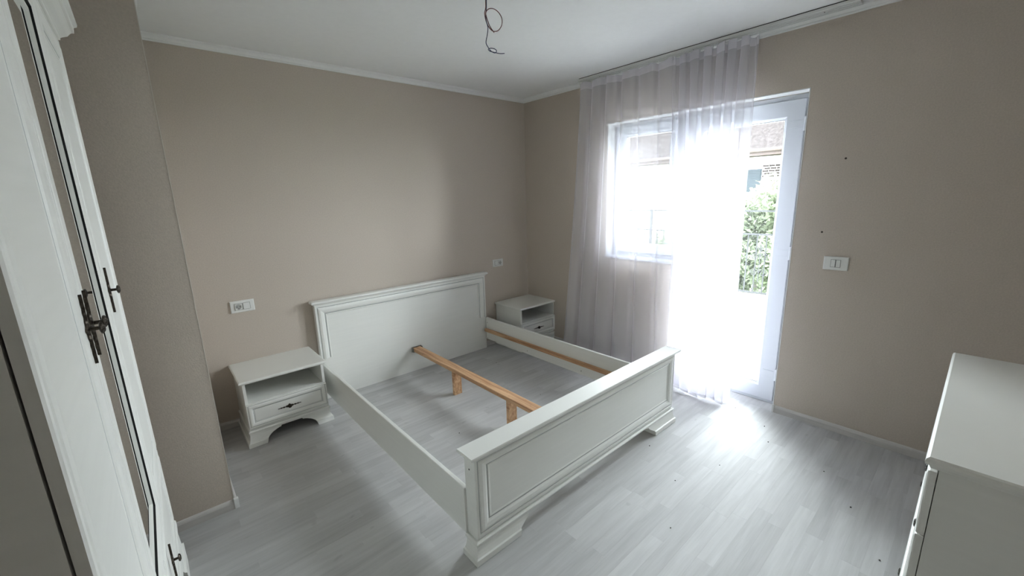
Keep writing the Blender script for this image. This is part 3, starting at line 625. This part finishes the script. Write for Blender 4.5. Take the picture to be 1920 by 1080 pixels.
# ------------------------------------------------------------------ crumbs on the floor
crumbs = [(-1.53, -2.59, 'tiny dark crumb alone on the floor nearest the front of the bed'), (-0.76, -3.13, 'tiny dark crumb on the floor near the chest of drawers'), (-1.20, -2.44, 'tiny dark crumb on the open floor midway between bed and chest'),
          (-0.53, -2.97, 'tiny dark crumb on the floor near the light switch wall'), (-0.89, -2.55, 'tiny dark crumb on the open floor toward the balcony door'), (-1.01, -2.17, 'tiny dark crumb by the right foot of the bed'),
          (-0.26, -2.58, 'tiny dark crumb next to the balcony door baseboard end'), (-0.44, -2.66, 'tiny dark crumb between the balcony door and the open floor'), (-1.05, -3.28, 'tiny dark crumb close to the drawers of the chest'),
          (-0.14, -2.35, 'tiny dark crumb at the foot of the balcony door'), (-1.01, -1.20, 'tiny dark crumb inside the bed frame right of the centre beam'), (-1.80, -1.21, 'tiny dark crumb inside the bed frame left of the centre beam'), (-0.85, -0.44, 'tiny dark crumb inside the bed frame near the headboard')]
rc = random.Random(3)
for x_, y_, lab in crumbs:
    mb = MB(); secs = []
    s = rc.uniform(0.0028, 0.0045)
    for k, (r, h) in enumerate(((0.7, 0), (1.0, 0.35), (0.8, 0.8), (0.3, 1.0))):
        secs.append([(s * r * math.cos(2 * PI * j / 7) * rc.uniform(0.8, 1.5), s * r * math.sin(2 * PI * j / 7) * rc.uniform(0.7, 1.1), s * 0.9 * h) for j in range(7)])
    tag(mb.loft(secs).build('crumb', BLACKDOT, None, loc=(x_, y_, 0.0)), lab, 'crumb', 'crumbs on the floor')

# ------------------------------------------------------------------ outside
tag(box(-30, 60, -40, 40, -3.3, -3.2).build('outer_ground', GRASS), kind='structure')
te = tag(box(0.262, 3.72, -5.5, 3.0, -0.20, -0.02).build('terrace_floor', STONE), kind='structure')
bal = empty('balcony_railing', (3.62, -1.2, -0.02)); tag(bal, 'wrought iron balcony railing seen through the balcony door', 'railing')
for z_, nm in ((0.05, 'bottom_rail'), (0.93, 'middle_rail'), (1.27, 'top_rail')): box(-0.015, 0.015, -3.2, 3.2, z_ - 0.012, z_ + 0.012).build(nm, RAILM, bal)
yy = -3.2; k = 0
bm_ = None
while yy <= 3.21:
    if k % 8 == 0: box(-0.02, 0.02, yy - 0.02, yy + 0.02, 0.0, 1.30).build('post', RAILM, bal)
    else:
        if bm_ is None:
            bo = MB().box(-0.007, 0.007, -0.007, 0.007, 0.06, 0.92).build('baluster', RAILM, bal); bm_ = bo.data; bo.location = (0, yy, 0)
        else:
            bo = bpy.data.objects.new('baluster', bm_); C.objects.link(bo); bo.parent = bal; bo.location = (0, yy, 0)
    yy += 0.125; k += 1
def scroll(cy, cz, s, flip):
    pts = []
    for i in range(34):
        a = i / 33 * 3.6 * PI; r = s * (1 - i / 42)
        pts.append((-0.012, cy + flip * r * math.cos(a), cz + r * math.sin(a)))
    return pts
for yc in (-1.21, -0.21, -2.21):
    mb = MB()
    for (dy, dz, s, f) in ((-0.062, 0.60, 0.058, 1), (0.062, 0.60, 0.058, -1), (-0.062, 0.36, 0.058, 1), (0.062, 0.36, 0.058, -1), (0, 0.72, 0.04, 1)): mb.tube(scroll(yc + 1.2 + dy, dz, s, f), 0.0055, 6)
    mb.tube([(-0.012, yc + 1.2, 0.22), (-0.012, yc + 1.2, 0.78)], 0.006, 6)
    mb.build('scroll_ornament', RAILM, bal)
def tree(name, label, x_, y_, z_, rx, rz, n, seed):
    t = empty(name, (x_, y_, -3.2)); tag(t, label, 'tree'); r = random.Random(seed)
    MB().tube([(0, 0, 0), (0.05, 0.03, (z_ + 3.2) * 0.5), (0, 0, z_ + 3.2)], [0.10, 0.08, 0.04], 8).build('trunk', BARK, t)
    mb = MB()
    blobs = [(r.uniform(-0.6, 0.6) * rx, r.uniform(-0.6, 0.6) * rx, r.uniform(-0.75, 0.75) * rz, r.uniform(0.35, 0.6) * rx) for _ in range(16)]
    for _ in range(n):
        bx_, by_, bz_, br_ = r.choice(blobs); v = Vector((r.gauss(0, 1), r.gauss(0, 1), r.gauss(0, 1))).normalized() * br_ * r.uniform(0.5, 1.0)
        p = v + Vector((bx_, by_, bz_ + z_ + 3.2)); a = Vector((r.gauss(0, 1), r.gauss(0, 1), r.gauss(0, 1))).normalized(); b2 = a.cross(Vector((r.gauss(0, 1), r.gauss(0, 1), r.gauss(0, 1)))).normalized(); s = r.uniform(0.04, 0.08)
        mb.add([p - a * s, p + b2 * s * 0.45, p + a * s, p - b2 * s * 0.45], [(0, 1, 2, 3)])
    tag(mb.build('foliage', LEAF, t), kind='stuff'); return t
tree('garden_tree', 'bushy green tree behind the balcony railing', 6.2, -0.35, 0.55, 0.85, 1.15, 14000, 5)
tree('garden_tree', 'green tree mostly hidden by the curtain, outside the window', 7.0, 1.9, -0.3, 1.0, 0.9, 6000, 9)
ho = empty('neighbour_house', (15.0, 3.0, -3.2)); tag(ho, 'pale two-storey neighbouring house with a tiled roof', 'house')
box(-2.0, 5.0, -2.0, 7.0, 0.0, 6.0).build('wall', HOUSE, ho)
rf = MB(); rf.loft([[(-2.7, -2.7, 6.02), (5.7, -2.7, 6.02), (5.7, 7.7, 6.02), (-2.7, 7.7, 6.02)], [(0.8, 1.2, 8.4), (2.2, 1.2, 8.4), (2.2, 3.8, 8.4), (0.8, 3.8, 8.4)]])
box(-2.7, 5.7, -2.7, 7.7, 5.85, 6.02).build('eaves', mat('faded_eaves_board', (0.045, 0.036, 0.034), 0.9, 0.0), ho)
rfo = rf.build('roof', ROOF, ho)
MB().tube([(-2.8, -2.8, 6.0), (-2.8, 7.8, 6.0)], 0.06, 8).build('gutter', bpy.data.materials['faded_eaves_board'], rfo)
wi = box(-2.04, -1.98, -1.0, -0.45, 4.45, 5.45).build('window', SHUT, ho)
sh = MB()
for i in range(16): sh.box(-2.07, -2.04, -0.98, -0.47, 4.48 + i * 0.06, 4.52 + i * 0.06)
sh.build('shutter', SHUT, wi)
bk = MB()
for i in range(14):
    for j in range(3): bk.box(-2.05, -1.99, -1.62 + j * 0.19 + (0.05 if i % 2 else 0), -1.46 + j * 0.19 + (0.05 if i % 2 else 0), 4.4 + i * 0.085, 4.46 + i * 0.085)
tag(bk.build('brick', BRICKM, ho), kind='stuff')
